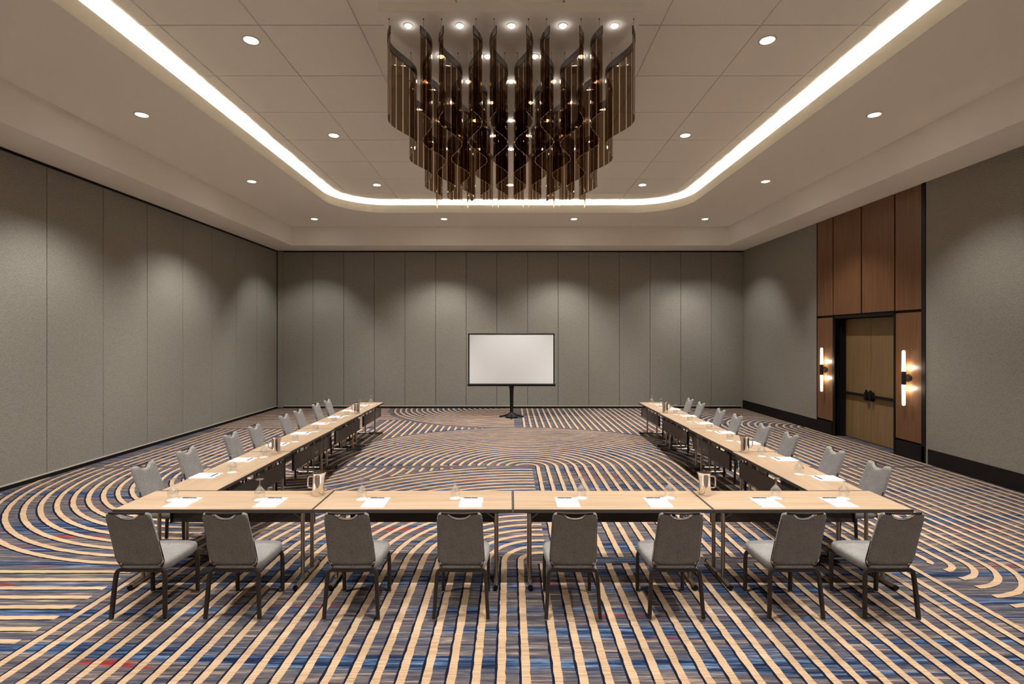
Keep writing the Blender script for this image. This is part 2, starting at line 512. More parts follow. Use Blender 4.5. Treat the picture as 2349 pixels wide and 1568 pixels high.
# ---- walls
def wall_panels(name, along, pos, a0, a1, seams, z0, z1, sign, mat=M['wall'], gap=0.012, depth=0.06):
    """a run of fabric panels with open joints; along 'x' or 'y'; pos the face, sign the inward direction"""
    bm = bmesh.new()
    cuts = [a0] + sorted(s for s in seams if a0 < s < a1) + [a1]
    for s, e in zip(cuts, cuts[1:]):
        g = gap / 2
        lo, hi = s + (g if s != a0 else 0), e - (g if e != a1 else 0)
        p0, p1 = sorted((pos, pos - sign * depth))
        fs = box(bm, lo, hi, p0, p1, z0, z1) if along == 'x' else box(bm, p0, p1, lo, hi, z0, z1)
    # backing behind the joints
    b0, b1 = sorted((pos - sign * (depth - 0.02), pos - sign * (depth + 0.06)))
    if along == 'x': box(bm, a0, a1, b0, b1, 0, z1 + 0.05, 1)
    else: box(bm, b0, b1, a0, a1, 0, z1 + 0.05, 1)
    return obj(name, bm, [mat, M['softblack']], kind='structure')

P_BACK = 1.0145
wall_panels('wall_back', 'x', YB, -XW + 0.20, XW - 0.03, [(718 - 1170) / 69.3 + P_BACK * k for k in range(-1, 15)], 0.075, ZS - 0.04, -1)
wall_panels('wall_left', 'y', -XW, YF, YB, [8.64 + 1.195 * k for k in range(-8, 8)], 0.075, ZS - 0.04, 1)
bm = bmesh.new(); box(bm, -XW, XW, YF - 0.1, YF, 0, ZS); obj('wall_front', bm, M['wall'], kind='structure')
# right wall in two stretches with the door bay between
D0, D1 = 9.64, 13.04
bm = bmesh.new()
box(bm, XW, XW + 0.08, YF, D0, 0.0, ZS + 0.04); box(bm, XW, XW + 0.08, D1, YB, 0.0, ZS + 0.04)
obj('wall_right', bm, M['wall'], kind='structure')
# base trims
def base(name, x0, x1, y0, y1, h, mat): 
    bm = bmesh.new(); box(bm, x0, x1, y0, y1, 0, h); return obj(name, bm, mat, kind='structure')
base('baseboard_left', -XW - 0.02, -XW + 0.012, YF, YB, 0.062, M['black'])
base('baseboard_back', -XW + 0.2, XW - 0.02, YB - 0.012, YB + 0.02, 0.062, M['black'])
bm = bmesh.new()
box(bm, XW - 0.016, XW, YF, D0 - 0.08, 0, 0.28); box(bm, XW - 0.016, XW, D1, YB, 0, 0.28)
obj('baseboard_right', bm, M['black'], kind='structure')
bm = bmesh.new()
box(bm, -XW - 0.01, -XW + 0.012, YF, YB, 0.064, 0.084); box(bm, -XW + 0.2, XW - 0.03, YB - 0.012, YB + 0.01, 0.064, 0.088)
obj('trim_1', bm, M['alu'], kind='structure')          # light metal line at the foot of the partition panels
bm = bmesh.new()                                        # dark track at the head of the partitions
box(bm, -XW - 0.02, -XW + 0.02, YF, YB, ZS - 0.042, ZS - 0.004); box(bm, -XW, XW, YB - 0.02, YB + 0.02, ZS - 0.042, ZS - 0.004)
obj('trim_2', bm, M['black'], kind='structure')
bm = bmesh.new()                                        # jamb at the far partition corner
box(bm, -XW + 0.03, -XW + 0.20, YB - 0.06, YB + 0.05, 0.03, ZS - 0.03); box(bm, XW - 0.05, XW - 0.005, YB - 0.03, YB + 0.05, 0.02, ZS - 0.05)
obj('trim_3', bm, M['wall'], kind='structure')
bm = bmesh.new(); box(bm, -XW, -XW + 0.03, YB - 0.05, YB + 0.05, 0.0, ZS); obj('trim_4', bm, M['softblack'], kind='structure')

# ---- door bay: black ground, veneer panels, recessed pair of doors
ZD = 2.84
DL, DR = 12.38, 10.40
bm = bmesh.new()
XP = XW + 0.03
box(bm, XP, XP + 0.06, DL, D1, 0, ZS + 0.04); box(bm, XP, XP + 0.06, D0, DR, 0, ZS + 0.04); box(bm, XP, XP + 0.06, DR, DL, ZD - 0.03, ZS + 0.04)
box(bm, XP, XP + 0.42, DL, DL + 0.04, 0, ZD); box(bm, XP, XP + 0.42, DR - 0.04, DR, 0, ZD); box(bm, XP, XP + 0.42, DR, DL, ZD - 0.06, ZD)
box(bm, XW - 0.012, XP, D0 - 0.02, D0 + 0.075, 0, ZS); box(bm, XW - 0.002, XP, D1 - 0.025, D1 + 0.01, 0, ZS)
box(bm, XW - 0.012, XP, D0, DR - 0.04, 0, 0.30); box(bm, XW - 0.012, XP, DL + 0.04, D1, 0, 0.30)
# stepped frame at the sides of the opening
box(bm, XW - 0.006, XP, DL - 0.05, DL + 0.012, 0, ZD + 0.0); box(bm, XW - 0.006, XP, DR - 0.012, DR + 0.03, 0, ZD)
box(bm, XW - 0.006, XP, DR, DL, ZD - 0.06, ZD + 0.005)
box(bm, XW + 0.16, XW + 0.24, DL - 0.07, DL, 0, ZD - 0.06); box(bm, XW + 0.16, XW + 0.24, DR, DR + 0.07, 0, ZD - 0.06)
obj('trim_5', bm, M['black'], kind='structure')
bm = bmesh.new(); box(bm, XW + 0.43, XW + 0.47, DR - 0.1, DL + 0.1, 0, ZD); obj('trim_6', bm, M['softblack'], kind='structure')
def veneer(y0, y1, z0, z1):
    return boxb(XW - 0.004, XP + 0.002, y0, y1, z0, z1, 0.003, 1)
for i, (y0, y1, z0, z1) in enumerate([(DL + 0.022, D1 - 0.03, 0.34, ZD - 0.03), (D0 + 0.085, DR - 0.03, 0.34, ZD - 0.03),
                                      (DL + 0.022, D1 - 0.03, ZD + 0.025, ZS - 0.005), (11.405, DL - 0.015, ZD + 0.025, ZS - 0.005),
                                      (DR + 0.015, 11.365, ZD + 0.025, ZS - 0.005), (D0 + 0.085, DR - 0.025, ZD + 0.025, ZS - 0.005)]):
    obj('trim_%d' % (7 + i), veneer(y0, y1, z0, z1), M['walnut'], kind='structure')
XD = XW + 0.27
SEAM = 11.47
for i, (y0, y1) in enumerate([(SEAM + 0.003, DL - 0.01), (DR + 0.01, SEAM - 0.003)]):
    lf = obj('door_%d' % (i + 1), boxb(XD, XD + 0.05, y0, y1, 0.012, ZD - 0.075, 0.002, 1), M['doorwood'], kind='structure')
    s = 1 if i == 0 else -1
    ys = SEAM + s * 0.07
    bm = bmesh.new()
    box(bm, XD - 0.062, XD - 0.022, min(ys, (y1 if i == 0 else y0)), max(ys, (y1 if i == 0 else y0)), 1.005, 1.065)
    box(bm, XD - 0.03, XD + 0.002, (y1 - 0.10 if i == 0 else y0), (y1 if i == 0 else y0 + 0.10), 1.005, 1.065)
    obj('push_bar', bm, M['black'], lf)
    bm = bmesh.new()
    tube(bm, [(XD - 0.002, ys, 1.03), (XD - 0.09, ys, 1.03)], [0.085, 0.075], 20)
    bmesh.ops.scale(bm, vec=(1, 0.62, 1.25), verts=bm.verts, space=Matrix.Translation((-XD, -ys, -1.03)))
    tube(bm, [(XD - 0.06, ys, 1.10), (XD - 0.06, ys, 1.17)], 0.022, 12)
    obj('latch_case', bm, M['black'], lf, smooth=True)

# ---- ceiling
def rrect(dd, n=14):
    """rounded outline of the raised ceiling, dd metres outside the lip"""
    a, y0, y1, R = 4.72 + dd, 1.96 - dd, 14.44 + dd, 1.35 + dd
    pts = []
    for cx, cy2, s in ((a - R, y1 - R, 0), (-a + R, y1 - R, 1), (-a + R, y0 + R, 2), (a - R, y0 + R, 3)):
        for i in range(n + 1):
            t = (s + i / n) * PI / 2
            pts.append((cx + R * math.cos(t), cy2 + R * math.sin(t)))
    return pts
def ring_band(bm, d0, z0, d1, z1, mi=0):
    a = [bm.verts.new((x, y, z0)) for x, y in rrect(d0)]
    b = [bm.verts.new((x, y, z1)) for x, y in rrect(d1)]
    n = len(a)
    for i in range(n):
        f = bm.faces.new((a[i], a[(i + 1) % n], b[(i + 1) % n], b[i])); f.material_index = mi
bm = bmesh.new()
TX = [-0.6096 - 1.2192 * k for k in range(5)][::-1] + [0.6096 + 1.2192 * k for k in range(5)]
TY = [6.314 + 1.2192 * k for k in range(-5, 9)]
for x0, x1 in zip(TX, TX[1:]):
    for y0, y1 in zip(TY, TY[1:]):
        g = 0.010
        if x1 < -5.3 or x0 > 5.3: continue
        v = [(x0 + g, y0 + g, ZT), (x1 - g, y0 + g, ZT), (x1 - g, y1 - g, ZT), (x0 + g, y1 - g, ZT)]
        low = [bm.verts.new(p) for p in v]; up = [bm.verts.new((p[0], p[1], ZT + 0.022)) for p in v]
        bm.faces.new(low[::-1])
        for i in range(4): bm.faces.new((low[i], low[(i + 1) % 4], up[(i + 1) % 4], up[i]))
v = [bm.verts.new(p) for p in ((-5.6, 1.0, ZT + 0.02), (5.6, 1.0, ZT + 0.02), (5.6, 15.4, ZT + 0.02), (-5.6, 15.4, ZT + 0.02))]
bm.faces.new(v)
obj('ceiling', bm, M['tile'], kind='structure')
# border ceiling with the rounded opening
bm = bmesh.new()
inner = [bm.verts.new((x, y, ZR)) for x, y in rrect(0)]
outer = [bm.verts.new(p) for p in ((XB, YF2, ZR), (XB, YB2, ZR), (-XB, YB2, ZR), (-XB, YF2, ZR))]
es = [bm.edges.new((inner[i], inner[(i + 1) % len(inner)])) for i in range(len(inner)) if (inner[i].co - inner[(i + 1) % len(inner)].co).length > 1e-6]
es += [bm.edges.new((outer[i], outer[(i + 1) % 4])) for i in range(4)]
bmesh.ops.triangle_fill(bm, use_beauty=True, use_dissolve=False, edges=es)
obj('ceiling_border', bm, M['paint'], kind='structure')
bm = bmesh.new()
ring_band(bm, 0, ZR, 0, ZL); ring_band(bm, 0, ZL, 0.02, ZL); ring_band(bm, 0.02, ZL, 0.02, ZR + 0.02)
ring_band(bm, 0.02, ZR + 0.02, 0.42, ZR + 0.02); ring_band(bm, 0.42, ZR + 0.02, 0.42, ZT + 0.03)
obj('ceiling_cove', bm, M['cove'], kind='structure')
bm = bmesh.new(); ring_band(bm, 0.09, 5.978, 0.12, 5.978)
ring_band(bm, 0.09, 5.978, 0.09, 5.955); ring_band(bm, 0.12, 5.978, 0.12, 5.955)
obj('ceiling_cove_light', bm, M['strip'], kind='structure')
# bulkhead and soffit
bm = bmesh.new()
for x0, x1, y0, y1 in ((-XB - 0.02, -XB, YF2, YB2), (XB, XB + 0.02, YF2, YB2), (-XB, XB, YB2, YB2 + 0.02), (-XB, XB, YF2 - 0.02, YF2)):
    box(bm, x0, x1, y0, y1, ZS + 0.02, ZR + 0.02)
obj('ceiling_bulkhead', bm, M['paint'], kind='structure')
bm = bmesh.new()
box(bm, -XW - 0.1, -XB, YF - 0.1, YB + 0.1, ZS, ZS + 0.02); box(bm, XB, XW + 0.12, YF - 0.1, YB + 0.1, ZS, ZS + 0.02)
box(bm, -XB, XB, YB2, YB + 0.1, ZS, ZS + 0.02); box(bm, -XB, XB, YF - 0.1, YF2, ZS, ZS + 0.02)
obj('ceiling_soffit', bm, M['paint'], kind='structure')
bm = bmesh.new(); box(bm, -8.4, 8.4, -1.2, 17.6, 6.25, 6.3); obj('ceiling_slab', bm, M['softblack'], kind='structure')

# ---- recessed downlights
def spot_light(name, loc, watts, angle, blend, parent, size=0.05, aim=(0, 0)):
    ld = bpy.data.lights.new(name, 'SPOT'); ld.energy = watts; ld.spot_size = math.radians(angle); ld.spot_blend = blend
    ld.color = WARM; ld.shadow_soft_size = size
    lo = bpy.data.objects.new(name, ld); C.objects.link(lo); lo.parent = parent; lo.location = loc
    lo.rotation_euler = (math.radians(aim[1]), math.radians(-aim[0]), 0)
    return lo
bm_r = bmesh.new(); lathe(bm_r, [(0.086, 0.004), (0.088, -0.004), (0.108, -0.006), (0.112, 0.0), (0.108, 0.003), (0.086, 0.004)], 36)
bm_d = bmesh.new(); lathe(bm_d, [(0.0, 0.0), (0.06, -0.001), (0.087, -0.001), (0.087, 0.004), (0.0, 0.004)], 36)
dl0 = thing('downlight', '', 'ceiling light')
obj('trim_ring', bm_r, M['whitetrim'], dl0, smooth=True)
obj('lamp_lens', bm_d, M['lampglow'], dl0, smooth=True)
first_dl = [True]   # the prototype is used up by the first place
def downlight(x, y, z, label, group, watts, angle, blend, aim=(0, 0)):
    if first_dl[0]:
        t = dl0; t.location = (x, y, z - 0.003); t['label'] = label; t['group'] = group; first_dl[0] = False
    else: t = dup(dl0, (x, y, z - 0.003), 0, label, group)
    spot_light('downlight_beam', (0, 0, -0.015), watts, angle, blend, t, 0.045, aim)
GR, GU = 'downlights in the border ceiling', 'downlights in the tiled ceiling'
for i, x in enumerate((-5.72, -1.93, 1.87, 5.70)):
    lb = ['round recessed downlight in the far corner of the border ceiling on the partition side',
          'round recessed downlight of the far border ceiling, second from the partition corner',
          'round recessed downlight of the far border ceiling, second from the door-side corner',
          'round recessed downlight in the far corner of the border ceiling on the door side'][i]
    downlight(x, 15.19, ZR, lb, GR, W_RING, 86, 0.6, (10 * (1 if x > 4 else -1 if x < -4 else 0), 11))
for side, sx in (('partition', -5.74), ('door', 5.68)):
    for i, y in enumerate((11.55, 8.10, 4.6, 1.1)):
        lb = ('round recessed downlight of the %s-side border ceiling, %s from the far corner light' % (side, ('next', 'second', 'third', 'fourth')[i]) if i < 2
              else 'added fill downlight of the border ceiling overhead, outside the photo')
        downlight(sx, y, ZR, lb, GR if i < 2 else 'downlights outside the photo', W_RING, 86, 0.6, (11 if sx > 0 else -11, 0))
for i, y in enumerate((12.9, 9.745, 6.632, 3.52)):
    for side, sx in (('partition', -3.305), ('door', 3.285)):
        lb = ('round downlight in the tiled ceiling on the %s side, %s from the camera' % (side, ('third', 'second', 'nearest')[i] if i else 'third and smallest') if i < 3
              else 'round downlight of the tiled ceiling overhead, outside the photo')
        downlight(sx, y, ZT, lb, GU if i < 3 else 'downlights outside the photo', W_UPPER, 78, 0.4)
for sx in (-1.93, 1.87):  # unseen pair mirroring the far row, added to brighten the chair backs
    downlight(sx, 1.15, ZR, 'added fill downlight of the border ceiling overhead, outside the photo', 'downlights outside the photo', W_RING * 0.45, 86, 0.6, (0, 6))
downlight(0.0, 12.9, ZT, 'round downlight in the tiled ceiling behind the chandelier on the middle axis', GU, W_UPPER, 78, 0.4)
downlight(0.0, 3.52, ZT, 'round downlight of the tiled ceiling overhead, outside the photo', 'downlights outside the photo', W_UPPER, 78, 0.4)

# ---- chandelier
ch = thing('chandelier', 'large chandelier of wavy smoked acrylic screens hanging from a rectangular white canopy', 'chandelier', (0.015, 0, 0))
CY0, CY1, ZC = 5.89, 10.46, 6.018
bm = bmesh.new()
box(bm, -1.51, 1.51, CY0, CY1, ZC, ZT + 0.005)
bmesh.ops.bevel(bm, geom=[e for e in bm.edges if all(v.co.z < ZC + 0.001 for v in e.verts)], offset=0.006, segments=2, affect='EDGES')
obj('canopy', bm, M['paint'], ch)
def wave(k, y):
    m = -1.37 + 0.30445 * k
    s = -1 if k % 2 == 0 else 1
    return m + s * 0.105 * math.sin(PI * (y - 5.92) / 0.67)
def sweep_plate(bm, ys, k, z0, z1, t):
    rows = []
    for y in ys:
        x = wave(k, y)
        dx = (wave(k, y + 1e-3) - wave(k, y - 1e-3)) / 2e-3
        L = math.hypot(dx, 1); nx, ny = 1 / L, -dx / L
        rows.append([bm.verts.new((x + nx * s * t / 2, y + ny * s * t / 2, z)) for s, z in ((-1, z0), (1, z0), (1, z1), (-1, z1))])
    for a, b in zip(rows, rows[1:]):
        for i in range(4): bm.faces.new((a[i], a[(i + 1) % 4], b[(i + 1) % 4], b[i]))
    bm.faces.new(rows[0][::-1]); bm.faces.new(rows[-1])
ZB0, ZB1 = 4.92, 5.90
for k in range(10):
    bm = bmesh.new()
    y = 5.965
    while y < 10.36:
        ye = min(y + 0.099, 10.40)
        sweep_plate(bm, [y + (ye - y) * i / 4 for i in range(5)], k, ZB0, ZB1 - 0.01, 0.006)
        y += 0.127
    bm.normal_update()
    for f in bm.faces:
        if abs(f.normal.z) > 0.7: f.material_index = 1
    scr = obj('smoked_screen', bm, [M['tint'], M['acedge_lit']], ch, smooth=True)
    bm = bmesh.new()
    n = 90
    for (ya, yb) in ((5.962, 6.07), (6.092, 10.402)):
        nn = max(4, int((yb - ya) / 0.05))
        sweep_plate(bm, [ya + (yb - ya) * i / nn for i in range(nn + 1)], k, ZB1 - 0.085, ZB1 + 0.005, 0.012)
    obj('top_rail', bm, M['rail'], scr, smooth=True)
    y = 6.02
    while y < 10.42:
        x = wave(k, y)
        bm = bmesh.new()
        tube(bm, [(x, y, ZB1 - 0.02), (x, y, ZC - 0.012), (x, y, ZC - 0.0115), (x, y, ZC + 0.002)], [0.0018, 0.0018, 0.007, 0.007], 8)
        obj('cable', bm, M['cable'], scr)
        y += 0.72
rows = [(6.15, 0), (6.82, 1), (7.48, 0), (8.15, 1), (8.82, 0), (9.48, 1), (10.15, 0)]
for y, odd in rows:
    xs = [-1.22, -0.61, 0, 0.61, 1.22] if not odd else [-0.92, -0.31, 0.31, 0.92]
    for x in xs:
        bm = bmesh.new()
        lathe(bm, [(0.036, 0.004), (0.038, -0.004), (0.050, -0.005), (0.052, 0.001)], 20, (x, y, ZC))
        sp = obj('spot_lamp', bm, M['whitetrim'], ch, smooth=True)
        bm = bmesh.new()
        lathe(bm, [(0.0, -0.032), (0.012, -0.030), (0.024, -0.023), (0.031, -0.012), (0.034, 0.001), (0.0, 0.001)], 20, (x, y, ZC))
        obj('bulb', bm, M['spotglow'], sp, smooth=True)
        spot_light('spot_beam', (x, y, ZC - 0.05), W_SPOT, 58, 0.5, ch, 0.03)

# ---- two small sprinkler heads beyond the chandelier
for i, x in enumerate((-1.03, 1.0)):
    bm = bmesh.new()
    lathe(bm, [(0.0, 0.0), (0.035, 0.0), (0.035, -0.006), (0.012, -0.01), (0.012, -0.05), (0.03, -0.06), (0.04, -0.085), (0.03, -0.108), (0.0, -0.115)], 20)
    o = obj('sprinkler_head', bm, M['bronze'], smooth=True, loc=(x, 14.0, ZT))
    tag(o, 'small dark sprinkler head under the tiled ceiling behind the chandelier, on the %s side' % ('partition', 'door')[i], 'sprinkler')

# ------------------------------------------------------------------ tables
ZTOP = 0.75
TL, TD = 1.829, 0.585
LEGS_Y = []
def make_table():
    t = thing('folding_table', '', 'table')
    bm = boxb(-TL / 2 + 0.0075, TL / 2 - 0.0075, -TD / 2 + 0.006, TD / 2 - 0.006, ZTOP - 0.006, ZTOP)
    obj('tabletop', bm, M['oak'], t)
    bm = boxb(-TL / 2 - 0.0035, TL / 2 + 0.0035, -TD / 2, TD / 2, ZTOP - 0.034, ZTOP - 0.001, 0.002, 2)
    obj('edge_band', bm, M['edge'], t)
    bm = bmesh.new()
    box(bm, -TL / 2 + 0.10, TL / 2 - 0.10, -0.13, -0.10, ZTOP - 0.062, ZTOP - 0.03)
    box(bm, -TL / 2 + 0.10, TL / 2 - 0.10, 0.10, 0.13, ZTOP - 0.062, ZTOP - 0.03)
    for s in (-1, 1):
        box(bm, s * (TL / 2 - 0.155) - 0.03, s * (TL / 2 - 0.155) + 0.03, -0.22, 0.22, ZTOP - 0.062, ZTOP - 0.03)
    obj('under_frame', bm, M['under'], t)
    for s in (-1, 1):
        x = s * (TL / 2 - 0.155)
        bm = bmesh.new()
        for y in (-0.115, 0.115):
            tube(bm, [(x, y, 0.03), (x, y, ZTOP - 0.04)], 0.018, 14)
        tube(bm, [(x, -0.285, 0.032), (x, 0.285, 0.032)], 0.020, 16)
        lg = obj('leg', bm, M['steel'], t, smooth=True)
        def piece(nm, pts, r, n, mt):
            bm = bmesh.new(); tube(bm, pts, r, n); obj(nm, bm, mt, lg, smooth=True)
        for y in (-0.285, 0.285):
            piece('foot_cap', [(x, y - 0.010, 0.032), (x, y + 0.010, 0.032)], 0.0215, 14, M['black'])
        piece('foot_joint', [(x, -0.006, 0.032), (x, 0.006, 0.032)], 0.0215, 14, M['black'])
        for y in (-0.24, 0.24):
            piece('floor_glide', [(x, y, 0.0), (x, y, 0.02)], 0.014, 10, M['black'])
        for y in (-0.115, 0.115):
            piece('brace', [(x, y, ZTOP - 0.15), (x - s * 0.14, y, ZTOP - 0.045)], 0.008, 8, M['steel'])
    bm = bmesh.new()
    ym = TD / 2 - 0.036
    box(bm, -TL / 2 + 0.19, TL / 2 - 0.19, ym, ym + 0.012, 0.44, 0.658)
    pn = obj('modesty_panel', bm, M['perf'], t)
    for x in (-0.62, -0.33, 0.0, 0.33, 0.62):
        bm = bmesh.new(); box(bm, x - 0.02, x + 0.02, ym - 0.004, ym + 0.004, 0.63, ZTOP - 0.03); obj('bracket', bm, M['under'], pn)
    for x in (-TL / 2 + 0.186, TL / 2 - 0.186):
        bm = bmesh.new(); box(bm, x - 0.006, x + 0.006, ym - 0.02, ym + 0.014, 0.435, 0.662); obj('end_plate', bm, M['under'], pn)
    return t
table0 = make_table()
used_table = [False]
def place_table(x, y, rz, label, group):
    if not used_table[0]:
        table0.location = (x, y, 0); table0.rotation_euler = (0, 0, rz); table0['label'] = label; table0['group'] = group; used_table[0] = True
    else: dup(table0, (x, y, 0), rz, label, group)
YF_T = 4.763 + TD / 2
XC = 0.027
FT = ['at the partition end of the front row', 'in the front row, second from the partition end',
      'in the front row, second from the door end', 'at the door end of the front row']
for i in range(4):
    place_table(XC + (i - 1.5) * 1.838, YF_T, 0, 'light oak folding table ' + FT[i], 'tables of the front row')
SIDE_Y = [5.353 + (TL + 0.0075) * (i + 0.5) for i in range(4)]
POS = ['nearest, touching the front row', 'second from the front row', 'third from the front row', 'farthest from the front row']
def side_x(side, y): return side * (3.30 + 0.012 * (y - 5.3)) + (0.0 if side < 0 else 0.05)
for side, nm in ((-1, 'partition'), (1, 'door')):
    for i, y in enumerate(SIDE_Y):
        place_table(side_x(side, y), y, PI / 2 if side > 0 else -PI / 2, 'light oak folding table in the %s-side row, %s' % (nm, POS[i]), 'tables of the %s-side row' % nm)

# ------------------------------------------------------------------ chairs
def make_chair():
    t = thing('banquet_chair', '', 'chair')
    # backrest: padded slab, tapering upward, with a hand-hold cut into its top edge
    zb, zt = 0.450, 0.928
    def half_w(z): return 0.194 - 0.016 * (z - zb) / (zt - zb)
    def lean(z):
        s = (z - zb) / (zt - zb)
        return -0.205 - 0.135 * s - 0.02 * s * s
    def top(u):
        x = abs(u)
        dip = 0.0
        if x < 0.52: dip = 0.046 * max(0.0, 1 - (x / 0.52) ** 2.2) ** 0.75
        dip += 0.006 * max(0.0, 1 - (x / 0.8) ** 4)
        rnd = 0.03 * max(0, (x - 0.86) / 0.14) ** 2.2
        return zt - dip - rnd
    def bot(u):
        x = abs(u)
        return zb - 0.012 * (1 - x * x) + 0.045 * max(0, (x - 0.72) / 0.28) ** 2.2
    N, R = 41, 26
    bm = bmesh.new()
    def puff(d, s): 
        q = max(0.0, 1 - max(0.0, 1 - d / 0.022) ** 2)
        return math.sqrt(q)
    sides = []
    for s in (1, -1):
        g = []
        for i in range(N):
            u = -1 + 2 * i / (N - 1); u = math.sin(u * PI / 2) * 0.35 + u * 0.65
            col = []
            zl, zh = bot(u), top(u)
            for j in range(R):
                v = j / (R - 1); v = 0.5 - 0.5 * math.cos(PI * v) if False else v * 0.7 + 0.3 * (0.5 - 0.5 * math.cos(PI * v))
                z = zl + (zh - zl) * v
                x = u * half_w(z)
                dd = min(half_w(z) - abs(x), z - zl, zh - z)
                th = (0.024 if s > 0 else 0.017) * puff(dd, s)
                if s > 0:      # lumbar swell and belly on the sitting side
                    th += 0.012 * math.exp(-((z - 0.60) / 0.09) ** 2) * max(0, 1 - (u * u)) * puff(dd, s)
                col.append(bm.verts.new((x, lean(z) + s * th, z)))
            g.append(col)
        for i in range(N - 1):
            for j in range(R - 1):
                bm.faces.new((g[i][j], g[i + 1][j], g[i + 1][j + 1], g[i][j + 1]))
        sides.append(g)
    bmesh.ops.remove_doubles(bm, verts=bm.verts, dist=0.0004)
    br = obj('backrest', bm, M['chair'], t, smooth=True)
    bm = bmesh.new()                                    # piped seam round the back panel
    loop = []
    for i in range(30):
        z = zb + 0.05 + (zt - zb - 0.10) * i / 29
        loop.append((-half_w(z) + 0.001, lean(z) - 0.007, z))
    tube(bm, loop, 0.0045, 6); obj('piping', bm, M['chair'], br, smooth=True)
    bm = bmesh.new(); tube(bm, [(-p[0], p[1], p[2]) for p in loop], 0.0045, 6); obj('piping', bm, M['chair'], br, smooth=True)
    bm = bmesh.new()                                    # bright liner of the hand-hold
    rows = []
    for i in range(25):
        u = -0.50 + 1.0 * i / 24.0
        z = top(u) + 0.001
        x = u * half_w(z)
        rows.append([bm.verts.new((x, lean(z) + dy, z + dz)) for dy, dz in ((-0.019, -0.004), (-0.0205, 0.0015), (-0.016, 0.003), (-0.010, 0.001))])
    for a, b in zip(rows, rows[1:]):
        for q in range(3): bm.faces.new((a[q], a[q + 1], b[q + 1], b[q]))
    obj('handle_liner', bm, M['chrome'], br, smooth=True)
    bm = bmesh.new()                                    # dark bar across the hand-hold
    pts = []
    for i in range(17):
        u = -1 + i / 8.0
        z = zt - 0.003 - 0.006 * (1 - u * u)
        pts.append((u * 0.145, lean(zt) - 0.008, z))
    tube(bm, pts, 0.0068, 10, square=True)
    obj('handle_bar', bm, M['bronze'], br, smooth=True)
    # seat
    bm = bmesh.new()
    y0, y1 = -0.215, 0.285
    zs = 0.468
    def swid(y):
        s = (y - y0) / (y1 - y0)
        return 0.195 + 0.03 * math.sin(min(1, s * 1.25) * PI / 2)
    N2 = 40
    rings = []
    out = []
    for k in range(64):
        a = 2 * PI * k / 64
        ca, sa = math.cos(a), math.sin(a)
        e = 0.30
        sx = math.copysign(abs(ca) ** e, ca); sy = math.copysign(abs(sa) ** e, sa)
        y = (y0 + y1) / 2 + sy * (y1 - y0) / 2
        bow = 0.03 * (1 - sx * sx) if sy > 0 else 0.0
        out.append((sx * swid(y), y - (0.03 if sy > 0 else 0) * (1 - abs(sy) * 0) + bow))
    levels = [(0.0, 0.0), (0.55, 0.0), (0.86, -0.004), (0.955, -0.013), (0.99, -0.028), (1.0, -0.05), (0.985, -0.075), (0.95, -0.088), (0.0, -0.088)]
    for sc, dz in levels:
        if sc == 0.0: rings.append([bm.verts.new((0, 0.03, zs + dz + (0.004 if dz == 0 else 0)))]); continue
        ring = []
        for x, y in out:
            yy = 0.035 + (y - 0.035) * sc
            zz = zs + dz + 0.012 * (yy - y0) / (y1 - y0) - (0.016 * max(0, (yy - 0.18) / 0.12) ** 2 if dz > -0.04 else 0)
            ring.append(bm.verts.new((x * sc, yy, zz)))
        rings.append(ring)
    for a, b in zip(rings, rings[1:]):
        for k in range(64):
            k2 = (k + 1) % 64
            if len(a) == 1: bm.faces.new((a[0], b[k], b[k2]))
            elif len(b) == 1: bm.faces.new((a[k2], a[k], b[0]))
            else: bm.faces.new((a[k], a[k2], b[k2], b[k]))
    obj('seat', bm, M['chair'], t, smooth=True)
    # frame
    bm = bmesh.new()
    tube(bm, [(-0.12, -0.204, 0.400), (0.12, -0.204, 0.400)], 0.0165, 12, square=True)
    tube(bm, [(-0.12, 0.225, 0.378), (0.12, 0.225, 0.378)], 0.0165, 12, square=True)
    for s in (-1, 1):
        tube(bm, [(s * 0.11, -0.192, 0.39), (s * 0.11, 0.225, 0.375)], 0.012, 10, square=True)
    obj('seat_frame', bm, M['bronze'], t, smooth=True)
    for s in (-1, 1):
        bm = bmesh.new()
        pts = [(s * 0.120, -0.17, 0.395), (s * 0.165, -0.200, 0.415)] + [(s * (half_w(z) - 0.004), lean(z) + 0.008, z) for z in (0.47, 0.52, 0.60, 0.66)]
        tube(bm, fillet(pts, 0.03, 3), 0.0055, 8, square=True)
        obj('back_frame', bm, M['bronze'], t, smooth=True)
        bm = bmesh.new()
        pts = [(s * 0.150, lean(0.44) - 0.006, 0.441), (s * 0.178, lean(0.45) - 0.006, 0.452)] + [(s * (half_w(z) + 0.002), lean(z) - 0.006, z) for z in (0.48, 0.53, 0.58, 0.62)]
        tube(bm, pts, 0.0035, 6)
        obj('chrome_strip', bm, M['chrome'], t, smooth=True)
    for s in (-1, 1):
        for rear in (True, False):
            if rear: pts = [(s * 0.222, -0.238, 0.014), (s * 0.207, -0.220, 0.28), (s * 0.198, -0.207, 0.400), (s * 0.115, -0.204, 0.400)]
            else: pts = [(s * 0.205, 0.238, 0.014), (s * 0.207, 0.230, 0.28), (s * 0.205, 0.225, 0.376), (s * 0.115, 0.225, 0.376)]
            bm = bmesh.new()
            tube(bm, fillet(pts, 0.085, 8), 0.0152, 12, square=True)
            lg = obj('leg', bm, M['bronze'], t, smooth=True)
            bm = bmesh.new()
            x, y = pts[0][0], pts[0][1]
            lathe(bm, [(0.0, 0.0), (0.014, 0.0), (0.018, 0.004), (0.0175, 0.012), (0.012, 0.018), (0.0, 0.018)], 14, (x, y, 0.0))
            obj('glide', bm, M['chrome'], lg, smooth=True)
    return t
chair0 = make_chair()
used_chair = [False]
